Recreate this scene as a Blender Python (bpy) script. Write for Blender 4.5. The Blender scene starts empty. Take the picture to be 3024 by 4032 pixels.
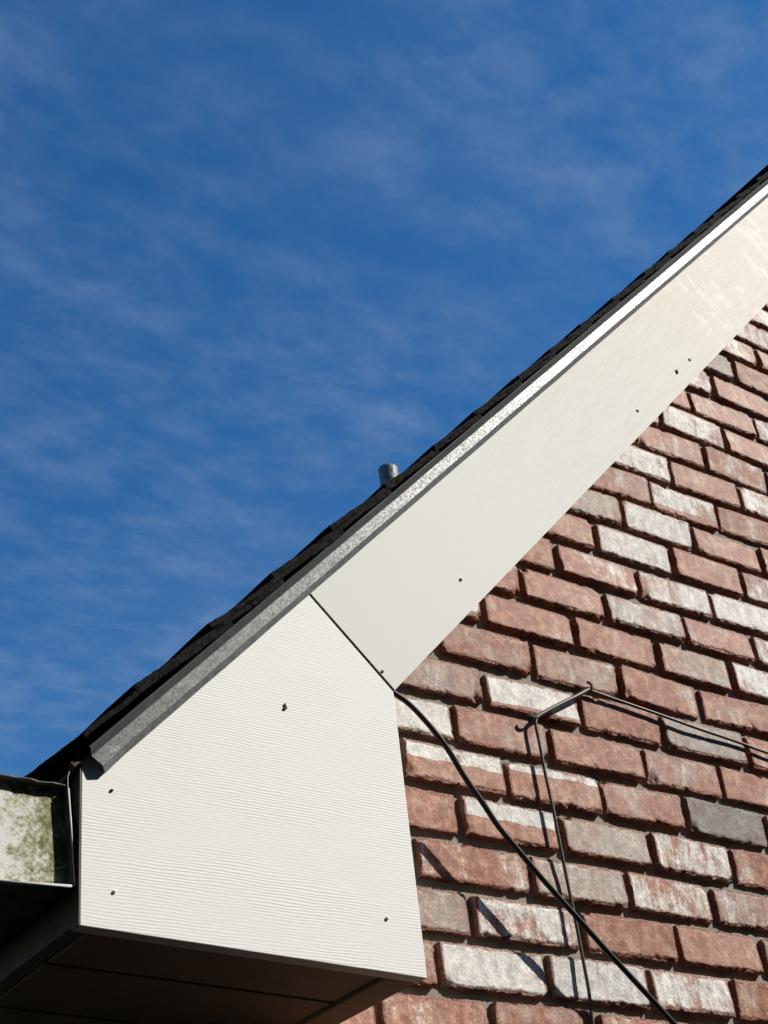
import bpy, math, random
import numpy as np
from mathutils import Matrix, Vector, noise

random.seed(11)
rng = np.random.default_rng(5)
C = bpy.context.scene.collection
SC = bpy.context.scene

# ------------------------------------------------------------------ camera
# frame: X along the gable wall, Y into the wall (brick faces at Y = 0), Z up
R = np.array([[0.8153, -0.5692, -0.10633], [0.24823, 0.50946, -0.82391], [0.52314, 0.64534, 0.55665]])
CAM = np.array([-1.76874, -1.6925, -1.27099])
GROUND = -2.87
cam = bpy.data.cameras.new('camera')
cam.sensor_fit = 'VERTICAL'; cam.sensor_height = 36; cam.sensor_width = 27
cam.lens = 54.08; cam.clip_start = 0.05; cam.clip_end = 3000
co = bpy.data.objects.new('camera', cam); C.objects.link(co)
M = Matrix.Identity(4)
for i in range(3):
    M[i][0] = R[0][i]; M[i][1] = -R[1][i]; M[i][2] = -R[2][i]; M[i][3] = CAM[i]
co.matrix_world = M
SC.camera = co

# ------------------------------------------------------------------ light
SUN = Vector((1.2, -1.0, 1.19)).normalized()          # towards the sun
EXPOSURE = 0.15
SKY_STRENGTH = 0.118
sun = bpy.data.lights.new('sun', 'SUN'); sun.energy = 5.0; sun.angle = math.radians(0.53); sun.color = (1.0, 0.955, 0.88)
so = bpy.data.objects.new('sun', sun); C.objects.link(so)
so.rotation_euler = SUN.to_track_quat('Z', 'Y').to_euler()

world = bpy.data.worlds.new('World'); SC.world = world; world.use_nodes = True
wt = world.node_tree; wt.nodes.clear()
def N(tree, kind, **kw):
    n = tree.nodes.new(kind)
    for k, v in kw.items(): setattr(n, k, v)
    return n
sky = N(wt, 'ShaderNodeTexSky', sky_type='NISHITA', sun_disc=False)
sky.sun_elevation = math.asin(SUN.z); sky.sun_rotation = math.atan2(SUN.x, SUN.y)
sky.altitude = 300; sky.air_density = 1.0; sky.dust_density = 0.1; sky.ozone_density = 2.5
tc = N(wt, 'ShaderNodeTexCoord')
sep = N(wt, 'ShaderNodeSeparateXYZ'); wt.links.new(tc.outputs['Generated'], sep.inputs[0])
zz = N(wt, 'ShaderNodeMath', operation='MAXIMUM'); zz.inputs[1].default_value = 0.08; wt.links.new(sep.outputs[2], zz.inputs[0])
dx = N(wt, 'ShaderNodeMath', operation='DIVIDE'); wt.links.new(sep.outputs[0], dx.inputs[0]); wt.links.new(zz.outputs[0], dx.inputs[1])
dy = N(wt, 'ShaderNodeMath', operation='DIVIDE'); wt.links.new(sep.outputs[1], dy.inputs[0]); wt.links.new(zz.outputs[0], dy.inputs[1])
cmb = N(wt, 'ShaderNodeCombineXYZ'); wt.links.new(dx.outputs[0], cmb.inputs[0]); wt.links.new(dy.outputs[0], cmb.inputs[1])
def cloud(rot, scl, scale, detail, rough, dist, lo, hi, off):
    mp = N(wt, 'ShaderNodeMapping'); mp.inputs['Rotation'].default_value = (0, 0, math.radians(rot)); mp.inputs['Scale'].default_value = scl
    mp.inputs['Location'].default_value = off
    wt.links.new(cmb.outputs[0], mp.inputs[0])
    no = N(wt, 'ShaderNodeTexNoise'); no.inputs['Scale'].default_value = scale; no.inputs['Detail'].default_value = detail
    no.inputs['Roughness'].default_value = rough; no.inputs['Distortion'].default_value = dist
    wt.links.new(mp.outputs[0], no.inputs['Vector'])
    mr = N(wt, 'ShaderNodeMapRange', interpolation_type='SMOOTHSTEP'); mr.inputs[1].default_value = lo; mr.inputs[2].default_value = hi
    wt.links.new(no.outputs[0], mr.inputs[0]); return mr
c1 = cloud(-38, (1.0, 2.2, 1), 2.6, 8, 0.55, 0.2, 0.34, 0.86, (3.1, 1.7, 0))
c2 = cloud(-20, (1.0, 1.5, 1), 12.0, 8, 0.58, 0.15, 0.32, 0.84, (9.2, 4.4, 0))
c3 = cloud(10, (1.0, 1.2, 1), 1.5, 4, 0.5, 0.2, 0.22, 0.60, (1.4, 7.9, 0))
ca = N(wt, 'ShaderNodeMath', operation='MULTIPLY'); wt.links.new(c2.outputs[0], ca.inputs[0]); wt.links.new(c3.outputs[0], ca.inputs[1])
c2b = N(wt, 'ShaderNodeMath', operation='ADD'); c2b.inputs[1].default_value = 0.35; wt.links.new(c2.outputs[0], c2b.inputs[0])
cb = N(wt, 'ShaderNodeMath', operation='MULTIPLY'); wt.links.new(c1.outputs[0], cb.inputs[0]); wt.links.new(c2b.outputs[0], cb.inputs[1])
cm = N(wt, 'ShaderNodeMath', operation='ADD'); wt.links.new(ca.outputs[0], cm.inputs[0]); wt.links.new(cb.outputs[0], cm.inputs[1])
cs = N(wt, 'ShaderNodeMath', operation='MULTIPLY'); cs.inputs[1].default_value = 0.24; wt.links.new(cm.outputs[0], cs.inputs[0])
hsv = N(wt, 'ShaderNodeHueSaturation'); hsv.inputs['Saturation'].default_value = 1.33; hsv.inputs['Hue'].default_value = 0.503
wt.links.new(sky.outputs[0], hsv.inputs['Color'])
hz = N(wt, 'ShaderNodeMapRange', interpolation_type='SMOOTHSTEP'); hz.inputs[1].default_value = 0.10; hz.inputs[2].default_value = 0.32
wt.links.new(sep.outputs[2], hz.inputs[0])
ch = N(wt, 'ShaderNodeMath', operation='MULTIPLY'); wt.links.new(cs.outputs[0], ch.inputs[0]); wt.links.new(hz.outputs[0], ch.inputs[1]); cs = ch
mx = N(wt, 'ShaderNodeMixRGB'); mx.inputs[2].default_value = (2.1, 2.9, 4.2, 1)
wt.links.new(cs.outputs[0], mx.inputs[0]); wt.links.new(hsv.outputs[0], mx.inputs[1])
bg = N(wt, 'ShaderNodeBackground'); bg.inputs[1].default_value = SKY_STRENGTH; wt.links.new(mx.outputs[0], bg.inputs[0])
wo = N(wt, 'ShaderNodeOutputWorld'); wt.links.new(bg.outputs[0], wo.inputs[0])

vs = SC.view_settings
vs.view_transform = 'Standard'; vs.look = 'None'; vs.gamma = 1; vs.use_curve_mapping = False; vs.exposure = EXPOSURE
SC.cycles.max_bounces = 4; SC.cycles.diffuse_bounces = 2; SC.cycles.glossy_bounces = 2; SC.cycles.use_adaptive_sampling = True; SC.cycles.adaptive_threshold = 0.02
SC.cycles.use_denoising = True
SC.cycles.sample_clamp_indirect = 4

# ------------------------------------------------------------------ helpers
def mesh_obj(name, verts, faces, mat=None, parent=None, smooth=False):
    me = bpy.data.meshes.new(name); me.from_pydata([tuple(v) for v in verts], [], faces); me.update()
    if smooth: me.polygons.foreach_set('use_smooth', [True] * len(me.polygons))
    if mat: me.materials.append(mat)
    o = bpy.data.objects.new(name, me); C.objects.link(o)
    if parent: o.parent = parent
    return o
def empty(name, loc=(0, 0, 0)):
    o = bpy.data.objects.new(name, None); o.location = loc; C.objects.link(o); return o
def tag(o, label=None, cat=None, group=None, kind=None):
    if label: o['label'] = label
    if cat: o['category'] = cat
    if group: o['group'] = group
    if kind: o['kind'] = kind
    return o
def box_geo(x0, x1, y0, y1, z0, z1):
    v = [(x0,y0,z0),(x1,y0,z0),(x1,y1,z0),(x0,y1,z0),(x0,y0,z1),(x1,y0,z1),(x1,y1,z1),(x0,y1,z1)]
    f = [(0,3,2,1),(4,5,6,7),(0,1,5,4),(1,2,6,5),(2,3,7,6),(3,0,4,7)]
    return v, f
def prism_y(poly, y0, y1):
    """poly: list of (x, z), extruded from y0 (front) to y1"""
    n = len(poly)
    v = [(x, y0, z) for x, z in poly] + [(x, y1, z) for x, z in poly]
    f = [tuple(range(n)), tuple(range(2*n-1, n-1, -1))]
    for i in range(n):
        j = (i+1) % n; f.append((j, i, n+i, n+j))
    return v, f
def fix_normals(o):
    import bmesh
    bm = bmesh.new(); bm.from_mesh(o.data); bmesh.ops.recalc_face_normals(bm, faces=bm.faces[:]); bm.to_mesh(o.data); bm.free()
    return o
def bevel(o, w, seg=2):
    m = o.modifiers.new('bevel', 'BEVEL'); m.width = w; m.segments = seg; m.limit_method = 'ANGLE'; m.angle_limit = math.radians(40)
    return o
def catmull(pts, k=8):
    P = [Vector(p) for p in pts]; P = [P[0]*2-P[1]] + P + [P[-1]*2-P[-2]]
    out = []
    for i in range(1, len(P)-2):
        for j in range(k):
            t = j/k; a, b, c, d = P[i-1], P[i], P[i+1], P[i+2]
            out.append(0.5*((2*b)+(c-a)*t+(2*a-5*b+4*c-d)*t*t+(3*b-a-3*c+d)*t**3))
    out.append(P[-2]); return out
def tube_geo(pts, r, seg=10):
    pts = [Vector(p) for p in pts]; v = []; f = []
    up = Vector((0.3, -1, 0.2))
    for i, p in enumerate(pts):
        d = (pts[min(i+1, len(pts)-1)] - pts[max(i-1, 0)]).normalized()
        a = d.cross(up).normalized(); b = d.cross(a)
        rr = r(i/(len(pts)-1)) if callable(r) else r
        for s in range(seg):
            t = 2*math.pi*s/seg; v.append(p + a*(rr*math.cos(t)) + b*(rr*math.sin(t)))
    for i in range(len(pts)-1):
        for s in range(seg):
            f.append((i*seg+s, i*seg+(s+1) % seg, (i+1)*seg+(s+1) % seg, (i+1)*seg+s))
    f.append(tuple(range(seg-1, -1, -1))); f.append(tuple((len(pts)-1)*seg+s for s in range(seg)))
    return v, f
def fb(x, y, z=0.0, oct=3):
    return noise.fractal(Vector((x, y, z)), 0.6, 2.0, oct)

# ------------------------------------------------------------------ materials
def new_mat(name):
    m = bpy.data.materials.new(name); m.use_nodes = True
    t = m.node_tree; b = t.nodes['Principled BSDF']; return m, t, b
class G:
    """small node-graph helper"""
    def __init__(s, t): s.t = t
    def link(s, a, b): s.t.links.new(a, b)
    def coord(s, kind='Object', scale=(1,1,1), rot=(0,0,0), loc=(0,0,0)):
        tc = N(s.t, 'ShaderNodeTexCoord'); mp = N(s.t, 'ShaderNodeMapping')
        mp.inputs['Scale'].default_value = scale; mp.inputs['Rotation'].default_value = rot; mp.inputs['Location'].default_value = loc
        s.link(tc.outputs[kind], mp.inputs[0]); return mp.outputs[0]
    def noise(s, vec, scale, detail=4, rough=0.55, dist=0.0):
        n = N(s.t, 'ShaderNodeTexNoise'); n.inputs['Scale'].default_value = scale; n.inputs['Detail'].default_value = detail
        n.inputs['Roughness'].default_value = rough; n.inputs['Distortion'].default_value = dist
        s.link(vec, n.inputs['Vector']); return n.outputs[0]
    def voro(s, vec, scale, feature='F1', out='Distance'):
        n = N(s.t, 'ShaderNodeTexVoronoi', feature=feature); n.inputs['Scale'].default_value = scale
        s.link(vec, n.inputs['Vector']); return n.outputs[out]
    def math(s, op, a, b=None):
        n = N(s.t, 'ShaderNodeMath', operation=op)
        for i, v in enumerate((a, b)):
            if v is None: continue
            if isinstance(v, (int, float)): n.inputs[i].default_value = v
            else: s.link(v, n.inputs[i])
        return n.outputs[0]
    def ramp(s, v, lo, hi, a=0.0, b=1.0, smooth=True):
        n = N(s.t, 'ShaderNodeMapRange', interpolation_type='SMOOTHSTEP' if smooth else 'LINEAR')
        n.inputs[1].default_value = lo; n.inputs[2].default_value = hi; n.inputs[3].default_value = a; n.inputs[4].default_value = b
        s.link(v, n.inputs[0]); return n.outputs[0]
    def mix(s, f, a, b, mode='MIX'):
        n = N(s.t, 'ShaderNodeMixRGB', blend_type=mode)
        for i, v in enumerate((f, a, b)):
            if isinstance(v, (int, float)): n.inputs[i].default_value = v
            elif isinstance(v, tuple): n.inputs[i].default_value = (*v, 1)
            else: s.link(v, n.inputs[i])
        return n.outputs[0]
    def bump(s, h, dist, strength=1.0, normal=None):
        n = N(s.t, 'ShaderNodeBump'); n.inputs['Strength'].default_value = strength; n.inputs['Distance'].default_value = dist
        s.link(h, n.inputs['Height'])
        if normal is not None: s.link(normal, n.inputs['Normal'])
        return n.outputs[0]

def mat_brick():
    m, t, b = new_mat('weathered_brick'); g = G(t)
    at = N(t, 'ShaderNodeAttribute', attribute_name='tint'); sp = N(t, 'ShaderNodeSeparateColor'); g.link(at.outputs['Color'], sp.inputs[0])
    W, GR, DK = g.math('MULTIPLY', sp.outputs[0], 0.80), g.math('MULTIPLY', sp.outputs[1], 0.78), sp.outputs[2]; SPL = at.outputs['Alpha']
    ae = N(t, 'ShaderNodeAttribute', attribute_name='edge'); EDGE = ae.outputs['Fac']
    ob = g.coord('Object')
    sx = N(t, 'ShaderNodeSeparateXYZ'); g.link(ob, sx.inputs[0])
    oi = N(t, 'ShaderNodeObjectInfo'); rv_ = N(t, 'ShaderNodeCombineXYZ')
    g.link(g.math('MULTIPLY', oi.outputs['Random'], 37.0), rv_.inputs[0]); g.link(g.math('MULTIPLY', oi.outputs['Random'], 91.0), rv_.inputs[2])
    ad_ = N(t, 'ShaderNodeVectorMath', operation='ADD'); g.link(ob, ad_.inputs[0]); g.link(rv_.outputs[0], ad_.inputs[1]); ov = ad_.outputs[0]
    n_big = g.noise(ov, 16, 4, 0.6, 0.4)
    n_mid = g.noise(ov, 55, 4, 0.65, 0.3)
    n_fine = g.noise(ov, 260, 3, 0.7)
    st = N(t, 'ShaderNodeMapping'); st.inputs['Scale'].default_value = (70, 30, 14); g.link(ov, st.inputs[0]); n_st = g.noise(st.outputs[0], 1.0, 4, 0.6, 0.5)
    # fired clay
    red = g.mix(g.ramp(n_mid, 0.38, 0.80), (0.33, 0.11, 0.056), (0.50, 0.262, 0.168))
    red = g.mix(g.ramp(n_big, 0.42, 0.78), red, (0.57, 0.37, 0.262))
    # grey fired skin
    gm = g.math('ADD', g.math('MULTIPLY', n_big, 0.8), g.math('MULTIPLY', n_st, 0.5))
    gm = g.ramp(g.math('ADD', gm, GR), 0.80, 1.22)
    grey = g.mix(n_mid, (0.33, 0.295, 0.255), (0.50, 0.46, 0.40))
    col = g.mix(g.math('MULTIPLY', gm, 0.78), red, grey)
    # lime wash remains, in runs and blotches
    wm = g.math('ADD', g.math('MULTIPLY', n_st, 0.55), g.math('ADD', g.math('MULTIPLY', n_big, 0.80), g.math('MULTIPLY', n_fine, 0.28)))
    spl = g.ramp(g.math('SUBTRACT', g.math('ADD', sx.outputs[2], g.math('MULTIPLY', g.math('SUBTRACT', n_big, 0.5), 0.016)), g.math('SUBTRACT', g.math('MULTIPLY', SPL, 0.07), 0.035)), -0.0012, 0.0012)
    has = g.math('GREATER_THAN', SPL, 0.02)
    w2 = g.math('ADD', W, g.math('MULTIPLY', has, g.math('SUBTRACT', g.math('MULTIPLY', spl, 0.9), 0.45)))
    wm = g.ramp(g.math('ADD', wm, w2), 0.98, 1.24)
    white = g.mix(n_mid, (0.66, 0.63, 0.585), (0.84, 0.82, 0.78))
    col = g.mix(g.math('MULTIPLY', wm, 0.94), col, white)
    # raw torn clay along the arrises
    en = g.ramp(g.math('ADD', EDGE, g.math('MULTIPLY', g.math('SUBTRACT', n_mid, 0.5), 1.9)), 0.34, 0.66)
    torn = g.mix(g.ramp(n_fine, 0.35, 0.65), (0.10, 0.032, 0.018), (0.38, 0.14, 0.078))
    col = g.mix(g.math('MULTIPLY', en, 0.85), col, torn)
    # pits and soot
    pit = g.ramp(g.voro(ov, 120), 0.10, 0.22, 1.0, 0.0)
    pit = g.math('MULTIPLY', pit, g.ramp(n_big, 0.52, 0.66))
    col = g.mix(g.math('MULTIPLY', pit, 0.7), col, (0.07, 0.035, 0.03))
    col = g.mix(g.math('MULTIPLY', DK, 0.85), col, g.mix(n_big, (0.055, 0.055, 0.06), (0.24, 0.235, 0.23)))
    mott = g.math('MULTIPLY', g.ramp(n_fine, 0.25, 0.75, 0.78, 1.14), g.math('MULTIPLY', g.ramp(n_st, 0.25, 0.75, 0.88, 1.10), g.ramp(n_mid, 0.28, 0.72, 0.72, 1.16)))
    mm = N(t, 'ShaderNodeMixRGB', blend_type='MULTIPLY'); mm.inputs[0].default_value = 1; g.link(col, mm.inputs[1]); g.link(mott, mm.inputs[2])
    dark_cr = g.coord('Object'); fin = mm.outputs[0]; g.link(fin, b.inputs['Base Color'])
    b.inputs['Roughness'].default_value = 0.64; b.inputs['Specular IOR Level'].default_value = 0.42
    rough_n = g.noise(ov, 110, 4, 0.75)
    h = g.math('ADD', g.math('MULTIPLY', n_mid, 0.14), g.math('ADD', g.math('MULTIPLY', n_fine, 0.50), g.math('MULTIPLY', rough_n, 0.34)))
    h = g.math('ADD', h, g.math('MULTIPLY', g.math('MULTIPLY', en, g.math('SUBTRACT', rough_n, 0.5)), 1.6))
    h = g.math('SUBTRACT', h, g.math('MULTIPLY', pit, 0.5))
    h = g.math('ADD', h, g.math('MULTIPLY', wm, 0.12))
    g.link(g.bump(h, 0.0019, 0.9), b.inputs['Normal'])
    return m
def mat_mortar():
    m, t, b = new_mat('mortar'); g = G(t); v = g.coord('Object')
    n1 = g.noise(v, 30, 6, 0.65); n2 = g.noise(v, 300, 4, 0.7)
    col = g.mix(n1, (0.19, 0.17, 0.13), (0.38, 0.35, 0.295))
    col = g.mix(g.ramp(n2, 0.55, 0.8), col, (0.16, 0.14, 0.11))
    g.link(col, b.inputs['Base Color']); b.inputs['Roughness'].default_value = 0.95
    g.link(g.bump(g.math('ADD', n1, g.math('MULTIPLY', n2, 0.4)), 0.003, 0.8), b.inputs['Normal'])
    return m
def mat_board(name, c0, c1, period, dist, rough, emb=1.0, fade=None):
    """painted fibre cement, embossed grain along local X, local Z across"""
    m, t, b = new_mat(name); g = G(t)
    v = g.coord('Object', scale=(0.22, 1, 1))
    wv = N(t, 'ShaderNodeTexWave', wave_type='BANDS', bands_direction='Z', wave_profile='SIN')
    wv.inputs['Scale'].default_value = 0.314159/period; wv.inputs['Distortion'].default_value = 6.0
    wv.inputs['Detail'].default_value = 3.0; wv.inputs['Detail Scale'].default_value = 0.8; wv.inputs['Detail Roughness'].default_value = 0.6
    g.link(v, wv.inputs['Vector'])
    st = g.coord('Object', scale=(40, 1, 520)); ns = g.noise(st, 1.0, 3, 0.6)
    amp = g.noise(g.coord('Object', scale=(9, 9, 22)), 1.0, 3)
    h = g.math('ADD', g.math('MULTIPLY', wv.outputs['Fac'], g.ramp(amp, 0.25, 0.75, 0.75 if fade else 0.15, 0.95 if fade else 1.1)), g.math('MULTIPLY', ns, 0.5))
    big = g.noise(g.coord('Object'), 5, 5, 0.6)
    dirt = g.noise(g.coord('Object', scale=(30, 30, 30)), 1.0, 6, 0.7)
    col = g.mix(big, c0, c1)
    sp = g.ramp(g.noise(g.coord('Object'), 210, 2, 0.5), 0.74, 0.80)
    col = g.mix(g.math('MULTIPLY', sp, g.ramp(big, 0.5, 0.7, 0.0, 0.35)), col, (0.35, 0.34, 0.30))
    col = g.mix(g.ramp(dirt, 0.5, 0.85, 0.0, 0.05), col, (0.55, 0.53, 0.46))
    g.link(col, b.inputs['Base Color'])
    b.inputs['Roughness'].default_value = rough
    if fade:                       # creamier towards the ridge, plus pale reflected-light patches painted in
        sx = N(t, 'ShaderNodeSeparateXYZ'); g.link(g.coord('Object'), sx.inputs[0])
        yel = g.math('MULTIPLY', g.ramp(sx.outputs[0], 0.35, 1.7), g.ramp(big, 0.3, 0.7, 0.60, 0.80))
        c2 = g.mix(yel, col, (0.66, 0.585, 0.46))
        refl_n = g.noise(g.coord('Object', scale=(26, 9, 9), rot=(0, math.radians(12), 0)), 1.0, 5, 0.65, 0.3)
        refl_m = g.math('MULTIPLY', g.ramp(refl_n, 0.555, 0.60), g.ramp(g.math('ADD', sx.outputs[0], g.math('MULTIPLY', big, 0.8)), 1.6, 1.9))
        g.link(g.mix(g.math('MULTIPLY', refl_m, 0.4), c2, (0.74, 0.70, 0.60)), b.inputs['Base Color'])
        g.link(g.ramp(refl_m, 0, 1, rough, rough-.04), b.inputs['Roughness'])
    b.inputs['Specular IOR Level'].default_value = 0.22 if fade else 0.30
    warp = g.noise(g.coord('Object'), 4.0, 2, 0.5)
    nb = g.bump(warp, 0.004, 0.08)
    if fade:
        sx = N(t, 'ShaderNodeSeparateXYZ'); g.link(g.coord('Object'), sx.inputs[0])
        h = g.math('MULTIPLY', h, g.ramp(sx.outputs[0], fade[0], fade[1], fade[2], 1.0))
    g.link(g.bump(h, dist, emb, nb), b.inputs['Normal'])
    return m
def mat_galv():
    m, t, b = new_mat('galvanised_steel'); g = G(t); v = g.coord('Object')
    vo = g.voro(v, 480, out='Color'); sp = N(t, 'ShaderNodeSeparateColor'); g.link(vo, sp.inputs[0])
    n1 = g.noise(v, 340, 3, 0.7, 1.2); n2 = g.noise(v, 14, 4)
    f = g.math('ADD', g.math('MULTIPLY', sp.outputs[0], 0.35), g.math('MULTIPLY', n1, 0.65))
    col = g.mix(g.ramp(f, 0.36, 0.66), (0.115, 0.122, 0.12), (0.19, 0.20, 0.197))
    g.link(col, b.inputs['Base Color']); b.inputs['Metallic'].default_value = 0.0
    g.link(g.ramp(f, 0.3, 0.7, 0.46, 0.36), b.inputs['Roughness']); g.link(g.ramp(f, 0.34, 0.68, 0.12, 0.24), b.inputs['Specular IOR Level'])
    g.link(g.bump(g.math('ADD', f, g.math('MULTIPLY', n2, 2.0)), 0.0010, 0.16), b.inputs['Normal'])
    return m
def mat_simple(name, c0, c1, rough=0.7, scale=40, bump=0.0, metal=0.0, spec=0.4):
    m, t, b = new_mat(name); g = G(t); v = g.coord('Object')
    n = g.noise(v, scale, 5, 0.6)
    g.link(g.mix(g.ramp(n, 0.3, 0.7), c0, c1), b.inputs['Base Color'])
    b.inputs['Roughness'].default_value = rough; b.inputs['Metallic'].default_value = metal; b.inputs['Specular IOR Level'].default_value = spec
    if bump: g.link(g.bump(n, bump, 0.8), b.inputs['Normal'])
    return m
def mat_shingle():
    m, t, b = new_mat('asphalt_shingle'); g = G(t); v = g.coord('Object')
    n = g.noise(v, 30, 4); f = g.noise(v, 420, 3, 0.8)
    col = g.mix(n, (0.006, 0.0056, 0.005), (0.013, 0.012, 0.011))
    col = g.mix(g.ramp(f, 0.62, 0.72), col, (0.09, 0.083, 0.07))
    g.link(col, b.inputs['Base Color']); b.inputs['Roughness'].default_value = 0.95; b.inputs['Specular IOR Level'].default_value = 0.15
    g.link(g.bump(f, 0.002, 1.0), b.inputs['Normal'])
    return m
def mat_algae():
    m, t, b = new_mat('algae_stained_paint'); g = G(t); v = g.coord('Object')
    n1 = g.noise(v, 42, 8, 0.72, 0.3); n2 = g.noise(v, 190, 5, 0.7); n3 = g.noise(v, 14, 3)
    sx = N(t, 'ShaderNodeSeparateXYZ'); g.link(v, sx.inputs[0])
    side = g.ramp(sx.outputs[0], -1.18, -1.085, -0.01, 0.18, smooth=False)
    f = g.math('ADD', g.math('ADD', g.math('MULTIPLY', n1, 0.6), g.math('MULTIPLY', n2, 0.4)), side)
    col = g.mix(n3, (0.60, 0.60, 0.54), (0.78, 0.78, 0.74))
    col = g.mix(g.ramp(f, 0.50, 0.62), col, (0.30, 0.30, 0.16))
    col = g.mix(g.ramp(f, 0.60, 0.68), col, (0.11, 0.11, 0.03))
    col = g.mix(g.ramp(n2, 0.66, 0.72), col, (0.10, 0.10, 0.06))
    g.link(col, b.inputs['Base Color']); b.inputs['Roughness'].default_value = 0.75
    g.link(g.bump(f, 0.0015, 0.8), b.inputs['Normal'])
    return m
def mat_soffit():
    m, t, b = new_mat('soffit_paint'); g = G(t)
    v = g.coord('Object', scale=(8, 8, 8)); n = g.noise(v, 1, 4)
    gr = g.noise(g.coord('Object', scale=(12, 230, 12)), 1.0, 5, 0.65)
    col = g.mix(n, (0.24, 0.165, 0.10), (0.34, 0.25, 0.16))
    col = g.mix(g.ramp(gr, 0.45, 0.8, 0.0, 0.5), col, (0.14, 0.09, 0.055))
    g.link(col, b.inputs['Base Color']); b.inputs['Roughness'].default_value = 0.75
    g.link(g.bump(gr, 0.001, 0.5), b.inputs['Normal']); return m
def mat_grass():
    m, t, b = new_mat('lawn'); g = G(t); v = g.coord('Object')
    n = g.noise(v, 3, 8, 0.7)
    g.link(g.mix(n, (0.014, 0.017, 0.007), (0.032, 0.032, 0.014)), b.inputs['Base Color']); b.inputs['Roughness'].default_value = 0.95
    b.inputs['Specular IOR Level'].default_value = 0.1
    return m

BRICK = mat_brick(); MORTAR = mat_mortar()
BOARD = mat_board('embossed_white_board', (0.765, 0.768, 0.73), (0.80, 0.80, 0.762), 0.0038, 0.00019, 0.62)
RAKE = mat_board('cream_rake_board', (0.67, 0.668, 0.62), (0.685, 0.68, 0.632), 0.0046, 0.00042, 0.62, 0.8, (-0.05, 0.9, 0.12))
GALV = mat_galv(); GALV_SHADE = mat_simple('shaded_galvanised', (0.060, 0.065, 0.062), (0.080, 0.085, 0.082), 0.75, 60, 0.0, 0.0, 0.2); GALV_HEM_SHADE = mat_simple('shaded_galvanised_hem', (0.10, 0.105, 0.108), (0.16, 0.165, 0.168), 0.7, 120, 0.0, 0.0, 0.25); SHINGLE = mat_shingle(); ALGAE = mat_algae(); SOFFIT = mat_soffit(); GRASS = mat_grass()  # darker copies of the steel: dim reflections painted into upper band and hem
PAINT = mat_simple('old_white_paint', (0.55, 0.54, 0.50), (0.72, 0.71, 0.67), 0.6, 30, 0.0006)
FASCIA = mat_simple('fascia_paint', (0.085, 0.07, 0.05), (0.13, 0.11, 0.085), 0.5, 26, 0.0006)
TROUGH = mat_simple('shaded_gutter_paint', (0.05, 0.046, 0.036), (0.12, 0.11, 0.09), 0.6, 30, 0.0006)  # white gutter darkened in colour to stand for its unlit underside
NAIL = mat_simple('painted_nail', (0.62, 0.61, 0.57), (0.8, 0.8, 0.77), 0.45, 300)
RUST = mat_simple('rusty_nail', (0.03, 0.025, 0.02), (0.10, 0.07, 0.05), 0.7, 500)
BLACK = mat_simple('black_cable_jacket', (0.006, 0.006, 0.006), (0.012, 0.012, 0.012), 0.45, 60, 0, 0, 0.25)
WIRE = mat_simple('brown_wire_jacket', (0.03, 0.023, 0.018), (0.075, 0.06, 0.05), 0.45, 60)
LEAD = mat_simple('grey_lead', (0.10, 0.13, 0.135), (0.19, 0.22, 0.22), 0.5, 55, 0.004, 0.1)
DECK = mat_simple('roof_deck', (0.05, 0.04, 0.03), (0.09, 0.07, 0.05), 0.9, 20)
DEBRIS = mat_simple('debris', (0.03, 0.025, 0.015), (0.12, 0.10, 0.05), 0.9, 400)

# ------------------------------------------------------------------ ground
g_v = [(-300, -300, GROUND), (300, -300, GROUND), (300, 300, GROUND), (-300, 300, GROUND)]
tag(mesh_obj('ground', g_v, [(0, 1, 2, 3)], GRASS), kind='structure')

# ------------------------------------------------------------------ added house-shaped block, unseen behind the camera, cuts low sky light
nv, nf = box_geo(-11, 11, -12.4, -4.4, GROUND, 3.5)
k_ = len(nv); wv_, wf_ = box_geo(-11, -5.2, -4.39, 3.5, GROUND, 2.4); nv += wv_; nf += [tuple(a+k_ for a in q) for q in wf_]  # wing added to cut sky light from the left
nh = mesh_obj('sky_blocker', nv, nf, mat_simple('blocker_dark', (0.10, 0.085, 0.07), (0.14, 0.12, 0.10), 0.8, 3))
tag(nh, kind='structure')
rv = [(-11.4, -4.1, 3.5), (11.4, -4.1, 3.5), (11.4, -12.7, 3.5), (-11.4, -12.7, 3.5), (-11.4, -8.4, 5.8), (11.4, -8.4, 5.8)]
ro = mesh_obj('roof', rv, [(0, 1, 5, 4), (2, 3, 4, 5), (0, 4, 3), (1, 2, 5), (0, 3, 2, 1)], SHINGLE, parent=nh)  # top of the added block

# ------------------------------------------------------------------ house
D = 0.25                                   # overhang of the gable boards in front of the brick
TH = math.radians(45.8); CT, ST = math.cos(TH), math.sin(TH)
O = (-0.6221, -0.3258)                     # lower inner corner where rake board and eave board meet
def rk(t, n):                              # rake coordinates -> (x, z): t up the slope, n square to it, downwards
    return (O[0] + t*CT + n*ST, O[1] + t*ST - n*CT)
XF = -1.077                                # eave fascia
APEX = 3.0
T_APEX = (APEX - O[0]) / CT
house = empty('brick_house', (APEX, 3.0, GROUND))
tag(house, 'red brick house gable with white eave boards and dark shingle roof', 'house')
def hp(o, parent=None):                    # parent to the house (or a part of it), keeping the world placement
    p = parent or house
    o.parent = p
    w = Vector((0, 0, 0)); q = p
    while q is not None: w += q.location; q = q.parent
    o.location = o.location - w
    return o

# ---- gable wall
COURSE = 0.0798; PITCH = 0.204; JOINT = 0.0148; JOINT_X = 0.0142
XC = -0.67
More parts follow.
